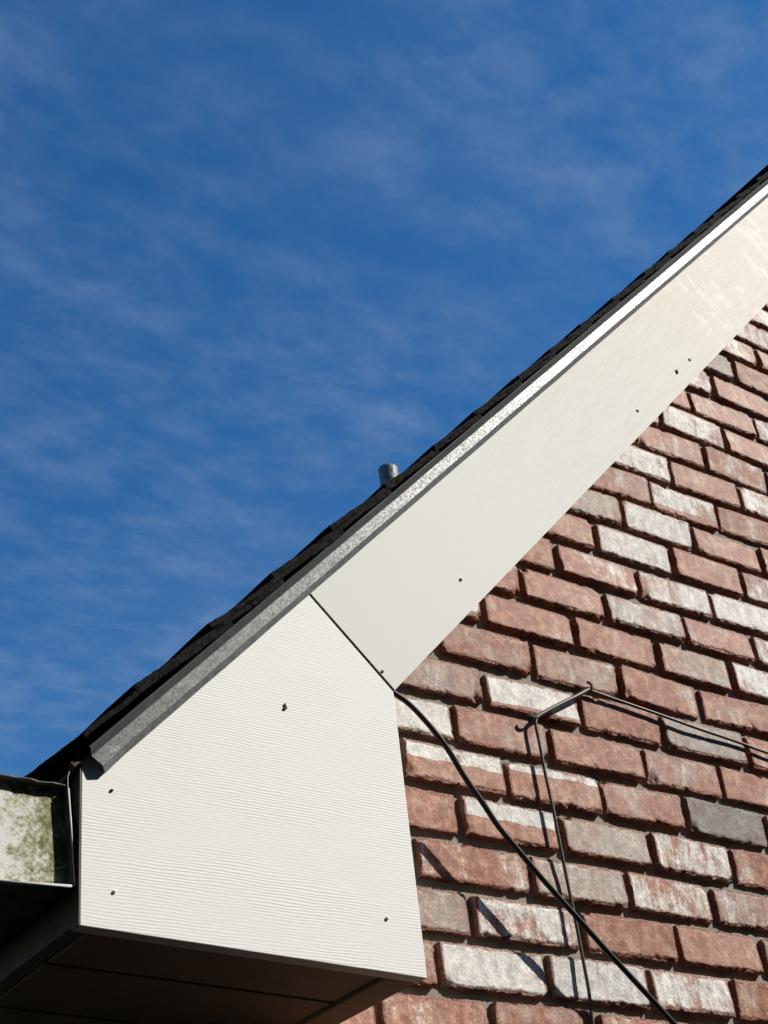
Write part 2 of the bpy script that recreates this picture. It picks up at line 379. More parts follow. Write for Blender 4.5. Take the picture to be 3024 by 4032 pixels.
# measured left ends of some bricks: row -> list of (u, x); row 0 tops at z = 0
meas = {-10:[(2.5,.5209),(3.5,.7333)],-9:[(2,.4018),(3,.6043)],-8:[(1.5,.3096),(2.5,.5135)],-7:[(2,.3891),(3,.5968)],
 -6:[(1.5,.3066),(2.5,.5059)],-5:[(1,.2076),(2,.4081),(3,.6063)],-4:[(.5,.1209),(1.5,.3249),(2.5,.5261)],
 -3:[(0,.003),(1,.2099),(2,.4095)],-2:[(-.5,-.0984),(.5,.1062),(1.5,.3109),(2.5,.504)],-1:[(-1,-.2009),(0,.0084),(1,.217)],
 0:[(-.5,-.1029),(.5,.0954),(1.5,.3069)],1:[(-1,-.2231),(0,-.0122),(1,.1846),(2,.3999)],2:[(-1.5,-.3019),(-.5,-.0982),(.5,.1135),(1.5,.3059)],
 3:[(-2,-.4168),(-1,-.2097),(0,-.0029),(1,.1921),(2,.4006)],4:[(-1.5,-.3155),(-.5,-.1099),(.5,.0879),(1.5,.2855)],
 5:[(-2,-.4124),(-1,-.1909),(0,.0134),(1,.213)],6:[(-1.5,-.3205),(-.5,-.1018),(.5,.1016),(1.5,.3046)],
 7:[(-2,-.3963),(-1,-.1886),(0,.0175),(1,.2085)],8:[(-.5,-.1049)]}
# (white wash, grey skin, dark, two-tone height) of the bricks one can tell apart; key row, u
look = {(2,-2.5):(.62,.1,0,0),(1,-2):(.12,.55,0,0),(1,-1):(.02,-.3,0,.20),(1,0):(.0,.0,0,0),(1,1):(.1,.75,.18,0),(1,2):(.15,.1,0,0),
 (0,-.5):(.15,.45,0,0),(0,.5):(.12,.15,0,0),(0,1.5):(.08,.05,0,0),(0,-1.5):(.1,.35,0,0),(0,2.5):(.2,.3,0,0),
 (2,-1.5):(.08,.3,0,0),(2,-.5):(.05,.05,0,0),(2,.5):(.12,.42,0,0),(2,1.5):(.02,.0,0,0),(2,2.5):(.1,.2,0,0),
 (3,-2):(.0,-.1,0,.55),(3,-1):(-.05,.1,0,.72),(3,0):(.12,.32,0,0),(3,1):(-.2,.5,.8,0),(3,2):(.1,.1,0,0),
 (4,-2.5):(-.05,.0,0,0),(4,-1.5):(.22,-.2,0,.50),(4,-.5):(.08,.7,0,0),(4,.5):(.38,.1,0,0),(4,1.5):(.15,.15,0,0),
 (5,-2):(.22,.1,0,0),(5,-1):(.1,.65,0,0),(5,0):(.36,-.1,0,0),(5,1):(.25,.5,0,0),
 (6,-2.5):(.05,.6,0,0),(6,-1.5):(.45,-.1,0,0),(6,-.5):(-.05,.05,0,0),(6,.5):(.02,.0,0,0),(6,1.5):(.1,.5,0,0),
 (7,-2):(.62,.3,0,0),(7,-1):(.6,.2,0,0),(7,0):(.46,.2,0,0),(7,1):(.1,.05,0,0),(8,-1.5):(.0,.3,0,0),(8,-.5):(.15,.1,0,0),(8,-2.5):(.2,.1,0,0),(8,.5):(.1,.1,0,0),
 (-1,-1):(.2,.1,0,0),(-1,0):(.15,.05,0,0),(-1,1):(.1,.55,0,0),(-1,2):(.5,.1,0,0),
 (-2,-.5):(.15,.1,0,0),(-2,.5):(.25,.65,0,0),(-2,1.5):(.1,.3,0,0),(-2,2.5):(.4,.0,0,0),
 (-3,-1):(.1,.1,0,0),(-3,0):(.28,.05,0,0),(-3,1):(.45,.2,0,0),(-3,2):(.7,.1,0,0),
 (-4,-.5):(.05,.1,0,0),(-4,.5):(.52,.1,0,0),(-4,1.5):(.1,.05,0,0),(-4,2.5):(.4,.2,0,0),
 (-5,0):(.1,.6,0,0),(-5,1):(.58,.2,0,0),(-5,2):(.1,.2,0,0),(-5,3):(.2,.0,0,0),
 (-6,.5):(.2,.3,0,0),(-6,1.5):(-.1,-.3,0,.25),(-6,2.5):(.15,.1,0,0),(-7,1):(.55,.1,0,0),(-7,2):(.15,.1,0,0),(-7,3):(.45,-.1,0,0),
 (-8,1.5):(.2,.3,0,0),(-8,2.5):(.25,.15,0,0),(-9,2):(.45,.0,0,0),(-9,3):(.2,.2,0,0),(-10,2.5):(.2,.3,0,0),(-10,3.5):(.3,.4,0,0)}
wall_mortar = None
def proj(P):
    c = R @ (np.array(P) - CAM); return 1512 + 6057*c[0]/c[2], 2016 + 6057*c[1]/c[2]
def shown(x, z):                            # is the wall point (x, 0, z) in the picture and clear of the boards
    px, py = proj((x, 0, z))
    if not (-15 < px < 3039 and -15 < py < 4047): return False
    k = (-D - CAM[1]) / (0 - CAM[1]); hx = CAM[0] + k*(x-CAM[0]); hz = CAM[2] + k*(z-CAM[2])
    n = (hx-O[0])*ST - (hz-O[1])*CT
    if hx > O[0] and n < 0: return False
    if hx < O[0] and hz > -0.712: return False
    return True

def brick_mesh(L, H, seed, tint):
    """face grid with torn arrises, local origin at the centre of the face"""
    nx = max(6, int(L/0.0028))
    ze = [0, .0011, .0023, .0036, .0052, .0072, .0098]; mid = list(np.linspace(.0135, H-.0135, 6))
    zl = ze + mid + [H-q for q in reversed(ze)]; nz = len(zl)-1
    rs = np.random.default_rng(seed); s = seed*7.13
    chips = [(rs.choice([-1, 1])*L/2 + rs.normal(0, .004), rs.choice([-1, 1])*H/2 + rs.normal(0, .003), rs.uniform(.006, .016), rs.uniform(.003, .008)) for _ in range(rs.integers(1, 4))]
    chips += [(rs.uniform(-L/2, L/2), rs.choice([-1, -1, 1])*H/2, rs.uniform(.004, .010), rs.uniform(.002, .005)) for _ in range(rs.integers(1, 5))]
    bow = rs.normal(0, .0004); tilt = rs.normal(0, .0018); tz = rs.normal(0, .0015); lipw = rs.uniform(.0022, .0055); lipd = rs.uniform(.0008, .003)
    v = []; ed = []
    for j in range(nz+1):
        for i in range(nx+1):
            x = -L/2 + L*i/nx; z = -H/2 + zl[j]
            ex = min(x+L/2, L/2-x); ez0 = z+H/2; ez1 = H/2-z; e = min(ex, ez0, ez1)
            y = tilt*x/(L/2) + tz*z/(H/2) + bow*(1-(2*x/L)**2)
            y += 0.0004*fb(x*30+s, z*30, s) + 0.0003*fb(x*140, z*140+s, s)
            rag = fb(x*55+s, z*55-s, s*.3)
            rr = .0020 + .0022*rag
            if e < rr: y += max(0, (1-e/rr)**2 * (.0002 + .0014*rag))
            lw = lipw*(.8+.7*fb(x*28+s, 3.1, s)+.6*fb(x*150+s, 3.1, s))
            if ez0 < lw: y += lipd*(1+.7*rag)
            tw = .0035*(1+1.1*fb(x*35-s, 7.7, s))
            if ez1 < tw: y += .0014
            for cx, cz, cr, cd in chips:
                q = math.hypot((x-cx), (z-cz)*1.2)/cr
                q *= 1 + .5*fb(x*120+s, z*120, 1.7)
                if q < 1: y += cd*(1-q*q)
            xx, zz = x, z
            if i == 0: xx += .0016*abs(fb(z*180+s, 1.3, s)) + .006*max(0, fb(z*40+s, 1.3, s)-.25)
            if i == nx: xx -= .0016*abs(fb(z*180+s, 5.3, s)) + .006*max(0, fb(z*40+s, 5.3, s)-.25)
            if j == 0: zz += .0022*abs(fb(x*190+s, 9.3, s)) + .011*max(0, fb(x*34+s, 9.3, s)-.22)
            if j == nz: zz -= .0014*abs(fb(x*190+s, 2.3, s)) + .006*max(0, fb(x*34+s, 2.3, s)-.28)
            v.append((xx, y, zz))
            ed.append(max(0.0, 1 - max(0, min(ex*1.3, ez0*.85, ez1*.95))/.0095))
    f = []
    w = nx+1
    for j in range(nz):
        for i in range(nx):
            a = j*w+i; f.append((a, a+1, a+w+1, a+w))
    ring = [i for i in range(nx+1)] + [j*w+nx for j in range(1, nz+1)] + [nz*w+i for i in range(nx-1, -1, -1)] + [j*w for j in range(nz-1, 0, -1)]
    b0 = len(v)
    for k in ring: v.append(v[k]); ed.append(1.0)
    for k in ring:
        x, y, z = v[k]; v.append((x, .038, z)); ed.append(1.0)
    m = len(ring)
    nf = len(f)
    for k in range(m):
        k2 = (k+1) % m; f.append((b0+k2, b0+k, b0+m+k, b0+m+k2))
    me = bpy.data.meshes.new('brick'); me.from_pydata(v, [], f); me.update()
    me.polygons.foreach_set('use_smooth', [True]*len(f))
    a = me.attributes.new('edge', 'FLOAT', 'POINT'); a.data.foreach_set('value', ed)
    c = me.attributes.new('tint', 'FLOAT_COLOR', 'POINT'); c.data.foreach_set('color', list(tint)*len(v))
    me.materials.append(BRICK); return me

# mortar: a rough sheet behind the faces in view, a plain one elsewhere
def make_gable_wall():
    REC = 0.0160
    x0, x1, z0, z1, st = XC+.012, 1.15, -.80, 1.55, .006
    nx, nz = int((x1-x0)/st), int((z1-z0)/st)
    xs = np.linspace(x0, x1, nx+1); zs = np.linspace(z0, z1, nz+1)
    v = []
    for z in zs:
        for x in xs:
            v.append((x, REC + .0016*fb(x*45, z*45, 2.2, 3) + .0006*fb(x*170, z*170, 5.2, 2), z))
    w = nx+1
    f = [(j*w+i, j*w+i+1, (j+1)*w+i+1, (j+1)*w+i) for j in range(nz) for i in range(nx) if zs[j+1] < O[1]+(xs[i]-O[0])*math.tan(TH)+.03]
    # the rest of the wall core (a closed body whose front lies just behind)
    ax, bx = XC+.012, 2*APEX-XC-.012
    za = O[1]+(ax-O[0])*math.tan(TH) + .03; zt = O[1]+(APEX-O[0])*math.tan(TH) + .03
    pv, pf = prism_y([(ax, GROUND), (bx, GROUND), (bx, za), (APEX, zt), (ax, za)], .012, .22)
    k = len(v); v += pv; f += [tuple(i+k for i in q) for q in pf]
    o = mesh_obj('gable_wall', v, f, MORTAR, smooth=False)
    return hp(fix_normals(o))
wall = make_gable_wall()

n_single = 0
mass_v, mass_f, mass_t, mass_e = [], [], [], []
def mass_brick(cx, cz, L, H, tint, face='y', cy=0.0):
    j = random.uniform(-.0015, .0015)
    k = len(mass_v); b = .002
    fr = [(-L/2+b, -H/2+b), (L/2-b, -H/2+b), (L/2-b, H/2-b), (-L/2+b, H/2-b)]
    bk = [(-L/2, -H/2), (L/2, -H/2), (L/2, H/2), (-L/2, H/2)]
    pts = [(x, j, z) for x, z in fr] + [(x, .003+j, z) for x, z in bk] + [(x, .02, z) for x, z in bk]
    for x, y, z in pts:
        if face == 'y': mass_v.append((cx+x, cy+y, cz+z))
        else: mass_v.append((XC+y, cx-x, cz+z))
        mass_t.extend(tint); mass_e.append(0.2)
    q = [(0,1,2,3)]
    for a in (0, 4):
        for i in range(4):
            i2 = (i+1) % 4; q.append((a+i2, a+i, a+4+i, a+4+i2))
    mass_f.extend(tuple(k+i for i in p) for p in q)
def rnd_tint():
    r = random.random()
    if r < .42: return (random.uniform(0, .2), random.uniform(0, .3), 0, 0)
    if r < .66: return (random.uniform(.3, .6), random.uniform(0, .2), 0, 0)
    if r < .88: return (random.uniform(.05, .3), random.uniform(.4, .7), 0, 0)
    if r < .96: return (random.uniform(-.1, .05), -.2, 0, random.choice([.25, .5, .7]))
    return (0, .4, .6, 0)
row_lo = -int(3.6/COURSE); row_hi = int((-GROUND)/COURSE)
seed = 1
for r in range(row_lo, row_hi+1):
    ztop = -r*COURSE; zc = ztop - (COURSE-JOINT)/2; H = COURSE-JOINT
    if zc - H/2 < GROUND: continue
    # range of the wall in this row
    xl = max(XC, O[0] + (zc-O[1])/math.tan(TH) - 0.10); xr = 2*APEX - xl
    if xr - xl < .3: continue
    half = 0.5 if r % 2 == 0 else 0.0
    known = dict(meas.get(r, []))
    off = np.mean([x-u*PITCH for u, x in known.items()]) if known else random.uniform(-.008, .008)
    k0 = int(math.floor((xl-off)/PITCH - half)) - 1
    us = []; k = k0
    while (k+half)*PITCH+off < xr: us.append(k+half); k += 1
    xs_ = [known.get(u, u*PITCH+off+random.uniform(-.004, .004)) for u in us] + [(us[-1]+1)*PITCH+off]
    for u, xa, xb in zip(us, xs_[:-1], xs_[1:]):
        a = xa; b = xb - JOINT_X + random.uniform(-.0025, .002)
        if b < XC+.02: continue
        if a < XC: a = XC
        if (a+b)/2 < xl-.02: continue
        if (a+b)/2 > xr+.02 or b > 2*APEX-XC: continue
        L = b-a; cx = (a+b)/2; hh = H + random.uniform(-.003, .002)
        tint = look.get((r, u)) or rnd_tint()
        vis = any(shown(px, pz) for px in (a, (a*3+b)/4, cx, (a+3*b)/4, b) for pz in (zc-H/2, zc, zc+H/2))
        if vis and n_single < 295:
            seed += 1; n_single += 1
            o = bpy.data.objects.new('brick', brick_mesh(L, hh, seed, tint)); C.objects.link(o)
            o.location = (cx, random.uniform(-.0025, .001), zc + random.uniform(-.0015, .0015)); o.rotation_euler = (0, random.uniform(-.006, .006), 0)
            hp(o, wall)
        else:
            mass_brick(cx, zc, L, hh, tint)
def flush_mass(parent, name='brick_mass'):
    me = bpy.data.meshes.new(name); me.from_pydata(mass_v, [], mass_f); me.update()
    me.attributes.new('edge', 'FLOAT', 'POINT').data.foreach_set('value', mass_e)
    me.attributes.new('tint', 'FLOAT_COLOR', 'POINT').data.foreach_set('color', mass_t)
    me.materials.append(BRICK); o = bpy.data.objects.new(name, me); C.objects.link(o)
    tag(o, kind='stuff'); hp(o, parent)
    for l in (mass_v, mass_f, mass_t, mass_e): l.clear()
flush_mass(wall)
# ---- side wall under the eave, running back
LEN = 7.0
sv, sf = box_geo(XC+.012, XC+.2, .22, LEN, GROUND, -.70)
sidew = hp(mesh_obj('side_wall', sv, sf, MORTAR))
for r in range(8, row_hi+1):
    zc = -r*COURSE - (COURSE-JOINT)/2
    if zc - .035 < GROUND: continue
    y = .10 if r % 2 else .205
    if r % 2 == 0: mass_brick(.052, zc, PITCH/2-JOINT_X, COURSE-JOINT, rnd_tint(), face='x')
    while y < LEN-.2:
        mass_brick(y, zc, PITCH-JOINT_X, COURSE-JOINT, rnd_tint(), face='x'); y += PITCH
flush_mass(sidew)

# ---- eave board closing the box (local origin at O, local axes = world)
zL, zR = -0.6964, -0.7116
xTL, zTL = -1.0765, None
XR = -0.6226
def n_at(x, n): return O[1] + ((x-O[0])*ST - n)/CT          # z on the line of constant n
poly = [(-1.0775, zL), (-0.6250, zR), (O[0]-.0005, O[1]), rk(0.0, -.198), (-1.0760, n_at(-1.0760, -.198))]
v, f = prism_y([(x-O[0], z-O[1]) for x, z in poly], -D, -D+.020)
eave_board = mesh_obj('eave_board', v, f, BOARD); eave_board.location = (O[0], 0, O[1]); fix_normals(eave_board); bevel(eave_board, .0009, 2)
hp(eave_board); tag(eave_board, 'white eave board with embossed wood grain')
# ---- rake board, local X up the slope
T0 = 0.0045
v, f = prism_y([(T0, 0.001), (T_APEX, 0.001), (T_APEX+.2/1.0, .198), (T0, .198)], -D, -D+.019)
# slight dents along the lower edge
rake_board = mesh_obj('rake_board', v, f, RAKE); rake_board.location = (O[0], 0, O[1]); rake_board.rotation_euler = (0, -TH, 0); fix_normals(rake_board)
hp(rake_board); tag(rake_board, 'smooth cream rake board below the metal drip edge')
jv, jf = prism_y([rk(.0003, -.0015), rk(.0042, -.0015), rk(.0042, -.196), rk(.0003, -.196)], -D+.0012, -D+.018)
hp(fix_normals(mesh_obj('joint_seal', jv, jf, mat_simple('dark_joint', (0.006, 0.006, 0.005), (0.01, 0.01, 0.009), 0.9, 50))))
# sub frame behind the boards: rake soffit, return side, soffit, fascia, deck
def slope_box(name, t0, t1, n0, n1, y0, y1, mat):
    v, f = box_geo(t0, t1, y0, y1, -n1, -n0)
    o = mesh_obj(name, v, f, mat); o.location = (O[0], 0, O[1]); o.rotation_euler = (0, -TH, 0); return o
hp(slope_box('rake_soffit', 0.004, T_APEX, -.012, -.001, -D+.0195, .004, PAINT))
v, f = prism_y([(O[0]-.014, zR+.003), (O[0]-.003, zR+.003), (O[0]-.003, O[1]+.004), (O[0]-.014, O[1]+.004)], -D+.0205, .006)
hp(fix_normals(mesh_obj('return_side', v, f, PAINT)))
fv, ff = prism_y([(XF+.0005, zL+.006), (XF+.020, zL+.006), (XF+.020, n_at(XF, -.196)), (XF+.0005, n_at(XF, -.196))], -D+.0205, LEN)
hp(fix_normals(mesh_obj('fascia', fv, ff, FASCIA)))
cvv, cff = prism_y([(XF-.0018, zL+.0005), (XF-.0008, zL+.0005), (XF+.0002, n_at(XF, -.197)), (XF-.0008, n_at(XF, -.197))], -D+.0004, -D+.0205)
hp(fix_normals(mesh_obj('edge_shade_strip', cvv, cff, FASCIA)))  # dark strip added over the white board's edge, shade put into colour
# soffit: boards running across the eave, separated by grooves, and a border strip
def zs(x): return zL + (x+1.0775)/(0.4525)*(zR-zL)
soffit_core_v = []
sa, sb = XF+.0205, -.6735
cv = [(sa, -D+.0205, zs(sa)+.016), (sb+.048, -D+.0205, zs(sb)+.016), (sb+.048, LEN, zs(sb)+.016), (sa, LEN, zs(sa)+.016)]
cv += [(x, y, z+.012) for x, y, z in cv]
soffit = hp(fix_normals(mesh_obj('soffit', cv, [(0,3,2,1),(4,5,6,7),(0,1,5,4),(1,2,6,5),(2,3,7,6),(3,0,4,7)], SOFFIT)))
y = -D+.021; first = True
while y < LEN-.2:
    y1 = -.124 if first else y+.150
    first = False
    pv = []
    for (x, yy, dz) in ((sa+.001, y, .004), (sb-.001, y, .004), (sb-.001, y1, .004), (sa+.001, y1, .004)): pv.append((x, yy, zs(x)+dz))
    pv += [(x, yy, z+.011) for x, yy, z in pv]
    o = fix_normals(mesh_obj('soffit_board', pv, [(0,3,2,1),(4,5,6,7),(0,1,5,4),(1,2,6,5),(2,3,7,6),(3,0,4,7)], SOFFIT)); bevel(o, .0012, 2)
    hp(o, soffit)
    y = y1+.006
    if y > 2.0: break
bv = []
for (x, yy) in ((sb, -D+.0205), (-.6255, -D+.0205), (-.6255, .006), (sb, .006)): bv.append((x, yy, zR+.001))
bv += [(x, yy, z+.014) for x, yy, z in bv]
o = fix_normals(mesh_obj('soffit_border', bv, [(0,3,2,1),(4,5,6,7),(0,1,5,4),(1,2,6,5),(2,3,7,6),(3,0,4,7)], SOFFIT)); bevel(o, .001, 1); hp(o, soffit)

# nails in the boards
def nail(x, z, parent, mat, r=.0028, h=.0022, sunk=False):
    r *= .85; v = []; f = []; sg = 12
    prof = [(r, .001), (r, -h*.6), (r*.75, -h), (0.0001, -h*1.1)]
    for a, (rr, yy) in enumerate(prof):
        for s in range(sg):
            t = 2*math.pi*s/sg; v.append((rr*math.cos(t), yy, rr*math.sin(t)))
    for a in range(len(prof)-1):
        for s in range(sg): f.append((a*sg+s, a*sg+(s+1) % sg, (a+1)*sg+(s+1) % sg, (a+1)*sg+s))
    o = mesh_obj('nail', v, f, mat, smooth=True); fix_normals(o)
    o.location = (x, -D, z)
    hp(o, None); q = o.matrix_basis.copy()
    # re-parent under its board, keeping the place
    if parent.rotation_euler.y:
        dx_, dz_ = x-O[0], z-O[1]
        o.parent = parent; o.location = (dx_*CT+dz_*ST, -D, -dx_*ST+dz_*CT)
    else:
        o.parent = parent; o.location = (x-O[0], -D, z-O[1])
    return o
nail(-1.0398, -.5376, eave_board, RUST, .0022, .0022); nail(-1.0378, -.6552, eave_board, NAIL, .0025, .0022); nail(-.6757, -.6438, eave_board, NAIL, .0026, .0024)
nail(-.6368, -.2974, rake_board, NAIL, .0026, .0024); nail(-.4716, -.1085, rake_board, NAIL, .0028, .0026)
nail(.0165, .3809, rake_board, RUST, .0036, .0016); nail(.2084, .5759, rake_board, RUST, .0038, .0016)

# ---- roof
deck_v, deck_f = box_geo(-.462, T_APEX+.30, -D-.004, LEN+.2, .1985, .2055)
roof = mesh_obj('roof', deck_v, deck_f, DECK); roof.location = (O[0], 0, O[1]); roof.rotation_euler = (0, -TH, 0)
hp(roof)
# (children of the roof use its local frame: x up the slope, y world Y, z away from the house)
def roof_child(o): o.parent = roof; return o
BUTT = [-.505] + [-.342 + .1465*k for k in range(0, 40)]
BUTT = [b + (random.uniform(-.014, .014) if b > .15 else 0) for b in BUTT if b < T_APEX+.2]
def shingle_geo(i, y0, y1, ny, seed, top=0.0):
    t0 = BUTT[i]; ln = .30 if i else .34; th = .0062 if t0 < .1 else .0050
    base = .2062; nt = 70
    lift = .0128 if t0 < .15 else .0095
    rs = random.Random(seed); edge = y0 + rs.uniform(-.004, .006)
    ph = rs.uniform(0, 100)
    V = []
    for lay in (0, 1):
        for j in range(ny+1):
            fy = j/ny
            for k in range(nt+1):
                s = k/nt; t = t0 + ln*s
                y = edge + (y1-edge)*fy**1.6
                wob = .0012*fb(t*14+ph, y*5, ph)*(1-fy)
                if j == 0: y += .0018*fb(t*62+ph, 3+lay*1.2, ph) + .003*fb(t*14, ph, 1)
                if i < 1 and t < -.44: y = max(y, edge + .055*min(1, (-.44-t)/.045)**1.3)
                tt = t + (.003*fb(y*60, ph, 4) if k == 0 else 0)
                z = base + lift*(1-s) + wob + (th*(1.35-.35*min(1, s*5)) if lay else 0) + .0008*fb(t*160+ph, y*160, lay*9)
                sag = -.0012*max(0, 1-fy*8)*(.5+fb(t*9+ph, 1, 1))
                V.append((tt, y, z + sag))
    F = []; w = nt+1; m = (ny+1)*w
    for j in range(ny):
        for k in range(nt):
            a = j*w+k; F.append((a, a+w, a+w+1, a+1)); F.append((m+a, m+a+1, m+a+w+1, m+a+w))
    for k in range(nt):
        F.append((k, k+1, m+k+1, m+k)); a = ny*w+k; F.append((a+1, a, m+a, m+a+1))
    for j in range(ny):
        a = j*w; F.append((a+w, a, m+a, m+a+w)); a = j*w+nt; F.append((a, a+w, m+a+w, m+a))
    return V, F
rest_v, rest_f = [], []
for i, t0 in enumerate(BUTT):
    V, F = shingle_geo(i, -D-.026, .62 if i % 2 else .45, 10, 100+i)
    if t0 < 2.25:
        roof_child(fix_normals(mesh_obj('shingle', V, F, SHINGLE)))
    else:
        k = len(rest_v); rest_v += V; rest_f += [tuple(a+k for a in q) for q in F]
    # the rest of the course, running back
    ya = .622 if i % 2 else .452
    while ya < LEN:
        yb = ya+.93; k = len(rest_v)
        th = .0062 if t0 < .1 else .005; lift = .0118 if t0 < .15 else .0095
        b0 = .2062; ln = .30
        rest_v += [(t0, ya, b0+lift), (t0+ln, ya, b0), (t0+ln, yb, b0), (t0, yb, b0+lift), (t0, ya, b0+lift+th*1.3), (t0+ln, ya, b0+th), (t0+ln, yb, b0+th), (t0, yb, b0+lift+th*1.3)]
        rest_f += [tuple(k+a for a in q) for q in [(0,3,2,1),(4,5,6,7),(0,1,5,4),(1,2,6,5),(2,3,7,6),(3,0,4,7)]]
        ya = yb+.003
o = tag(mesh_obj('shingle_field', rest_v, rest_f, SHINGLE), kind='stuff'); roof_child(o)
# the far slope, plain
fsv, fsf = box_geo(-T_APEX-.30, .55, -D-.02, LEN+.2, .1985, .222)
fo = mesh_obj('far_roof_slope', fsv, fsf, SHINGLE)
fo.location = (2*APEX-O[0], 0, O[1]); fo.rotation_euler = (0, TH, 0); hp(fo)
v, f = prism_y([(-T_APEX-.19, .198), (-T_APEX, 0.001), (.45, .001), (.45, .198)], -D, -D+.019)
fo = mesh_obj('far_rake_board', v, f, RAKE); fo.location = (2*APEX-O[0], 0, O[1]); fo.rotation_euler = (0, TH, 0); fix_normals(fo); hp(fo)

# ---- drip edge: folded galvanised strip, in the roof frame (x = t, z = -n)
def drip():
    prof = [(-D+.001, .2054), (-D-.0165, .2050), (-D-.0172, .2035), (-D-.0092, .1966), (-D-.0085, .1955), (-D-.0074, .1803), (-D-.0066, .1793), (-D-.0009, .1725)]
    t0, t1 = -.4385, T_APEX; nt = 260
    ts = [t0 + (t1-t0)*(k/nt)**1.0 for k in range(nt+1)]
    V = []; F = []; w = len(prof)
    for k, t in enumerate(ts):
        endk = max(0, 1-(t-t0)/.035)
        for q, (y, z) in enumerate(prof):
            wob = .0006*fb(t*6, q*.3, 2.0) if q > 1 else 0
            yy = y + wob; zz = z + .0004*fb(t*9, q, 7)
            tt = t
            if q >= 5: yy -= .005*endk**1.5; zz -= .0015*endk
            tt += (.2035-z)*.35*max(0, endk)*.0
            V.append((tt, yy, zz))
    # back side for thickness
    m = len(V)
    for (t, y, z) in list(V): V.append((t, y+.0006, z+.0005))
    for k in range(nt):
        for q in range(w-1):
            a = k*w+q; F.append((a, a+1, a+w+1, a+w)); F.append((m+a, m+a+w, m+a+w+1, m+a+1))
        a = k*w+w-1; F.append((a, m+a, m+a+w, a+w))
    for q in range(w-1): F.append((q, m+q, m+q+1, q+1))
    o = mesh_obj('drip_edge', V, F, GALV); fix_normals(o); o.data.materials.append(GALV_SHADE); o.data.materials.append(GALV_HEM_SHADE)
    for p in o.data.polygons:
        zc = sum(o.data.vertices[i].co.z for i in p.vertices)/len(p.vertices)
        p.material_index = 1 if zc > .1958 else (2 if zc < .1797 else 0)  # painted shade on the tilted upper band and hem
    return roof_child(o)
o = drip(); tag(o, 'galvanised drip edge along the rake')

# ---- vent pipe through the roof (world upright: undo the roof tilt)
def lathe(prof, sg=28, wob=0.0, sd=0):
    V = []; F = []
    for a, (r, z) in enumerate(prof):
        for s in range(sg):
            t = 2*math.pi*s/sg
            rr = r*(1 + wob*fb(math.cos(t)*1.3+sd, math.sin(t)*1.3, z*22))
            V.append((rr*math.cos(t), rr*math.sin(t), z))
    for a in range(len(prof)-1):
        for s in range(sg): F.append((a*sg+s, a*sg+(s+1) % sg, (a+1)*sg+(s+1) % sg, (a+1)*sg+s))
    return V, F
def on_roof(o, x, y, z):
    dx_, dz_ = x-O[0], z-O[1]
    o.parent = roof; o.location = (dx_*CT+dz_*ST, y, -dx_*ST+dz_*CT); o.rotation_euler = (0, TH, 0)
V, F = lathe([(.0262, -.16), (.0262, -.07), (.0268, -.072)])
on_roof(mesh_obj('vent_pipe', V, F, LEAD, smooth=True), .612, 1.2, 1.388)
V, F = lathe([(.0282, -.080), (.0292, -.076), (.0290, -.05), (.0293, -.02), (.0296, -.004), (.0280, .004), (.0245, .006), (.0225, .002), (.0225, -.03)], 32, .05, 3)
on_roof(mesh_obj('pipe_cap', V, F, LEAD, smooth=True), .612, 1.2, 1.388)
V, F = lathe([(.10, -.0), (.06, .002), (.032, .03), (.029, .05)], 28)
po = mesh_obj('pipe_boot', V, F, LEAD, smooth=True); on_roof(po, .612, 1.2, 1.250); po.rotation_euler = (0, 0, 0)
po.location.z = .2235

# ------------------------------------------------------------------ gutter (hung on the fascia)
gut = empty('gutter', (XF-.06, -.23, -.655))
tag(gut, 'white painted gutter with mossy end cap hung on the eave fascia', 'gutter')
def gp(o):
    o.parent = gut; o.location = o.location - gut.location; return o
gx_t, gx_b = -1.0895, -1.0805
gz_t, gz_b = -.5385, -.6530
prof = [(gx_t, gz_t), (gx_b, gz_b), (gx_b-.085, gz_b-.0045), (gx_b-.098, gz_b+.012), (gx_b-.100, gz_b+.04), (gx_b-.118, gz_b+.062), (gx_b-.125, gz_b+.085), (gx_b-.125, gz_t+.004), (gx_b-.113, gz_t+.002)]
def sheet(prof, y0, y1, th, name, mat):
    P = [Vector((x, z)) for x, z in prof]; Q = []
    for i, p in enumerate(P):
        a = (P[min(i+1, len(P)-1)]-P[max(i-1, 0)]).normalized(); Q.append(p + Vector((-a.y, a.x))*-th)
    poly = [(p.x, p.y) for p in P] + [(q.x, q.y) for q in reversed(Q)]
    n = len(P)
    V = [(x, y0, z) for x, z in poly] + [(x, y1, z) for x, z in poly]; m = 2*n; F = []
    for i in range(m):
        j = (i+1) % m; F.append((i, j, m+j, m+i))
    for i in range(n-1):
        F.append((i, i+1, m-2-i, m-1-i)); F.append((m+i, 2*m-1-i, 2*m-2-i, m+i+1))
    o = mesh_obj(name, V, F, mat); fix_normals(o); return o
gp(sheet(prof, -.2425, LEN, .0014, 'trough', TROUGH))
# end cap, set 10 mm back inside the rim
inner = [(x+(.0016 if i > 1 else -.0016), z+(.0016 if i in (1, 2) else 0)) for i, (x, z) in enumerate(prof[:8])]
V, F = prism_y([(gx_t-.0016, gz_t+.001), (gx_b-.0016, gz_b+.0016), (gx_b-.085, gz_b-.0028), (gx_b-.0965, gz_b+.012), (gx_b-.0985, gz_b+.04), (gx_b-.1165, gz_b+.062), (gx_b-.1235, gz_b+.085), (gx_b-.1235, gz_t+.001)], -.2320, -.2310)
o = gp(fix_normals(mesh_obj('end_cap', V, F, ALGAE))); tag(o, 'gutter end cap blotched with green algae')
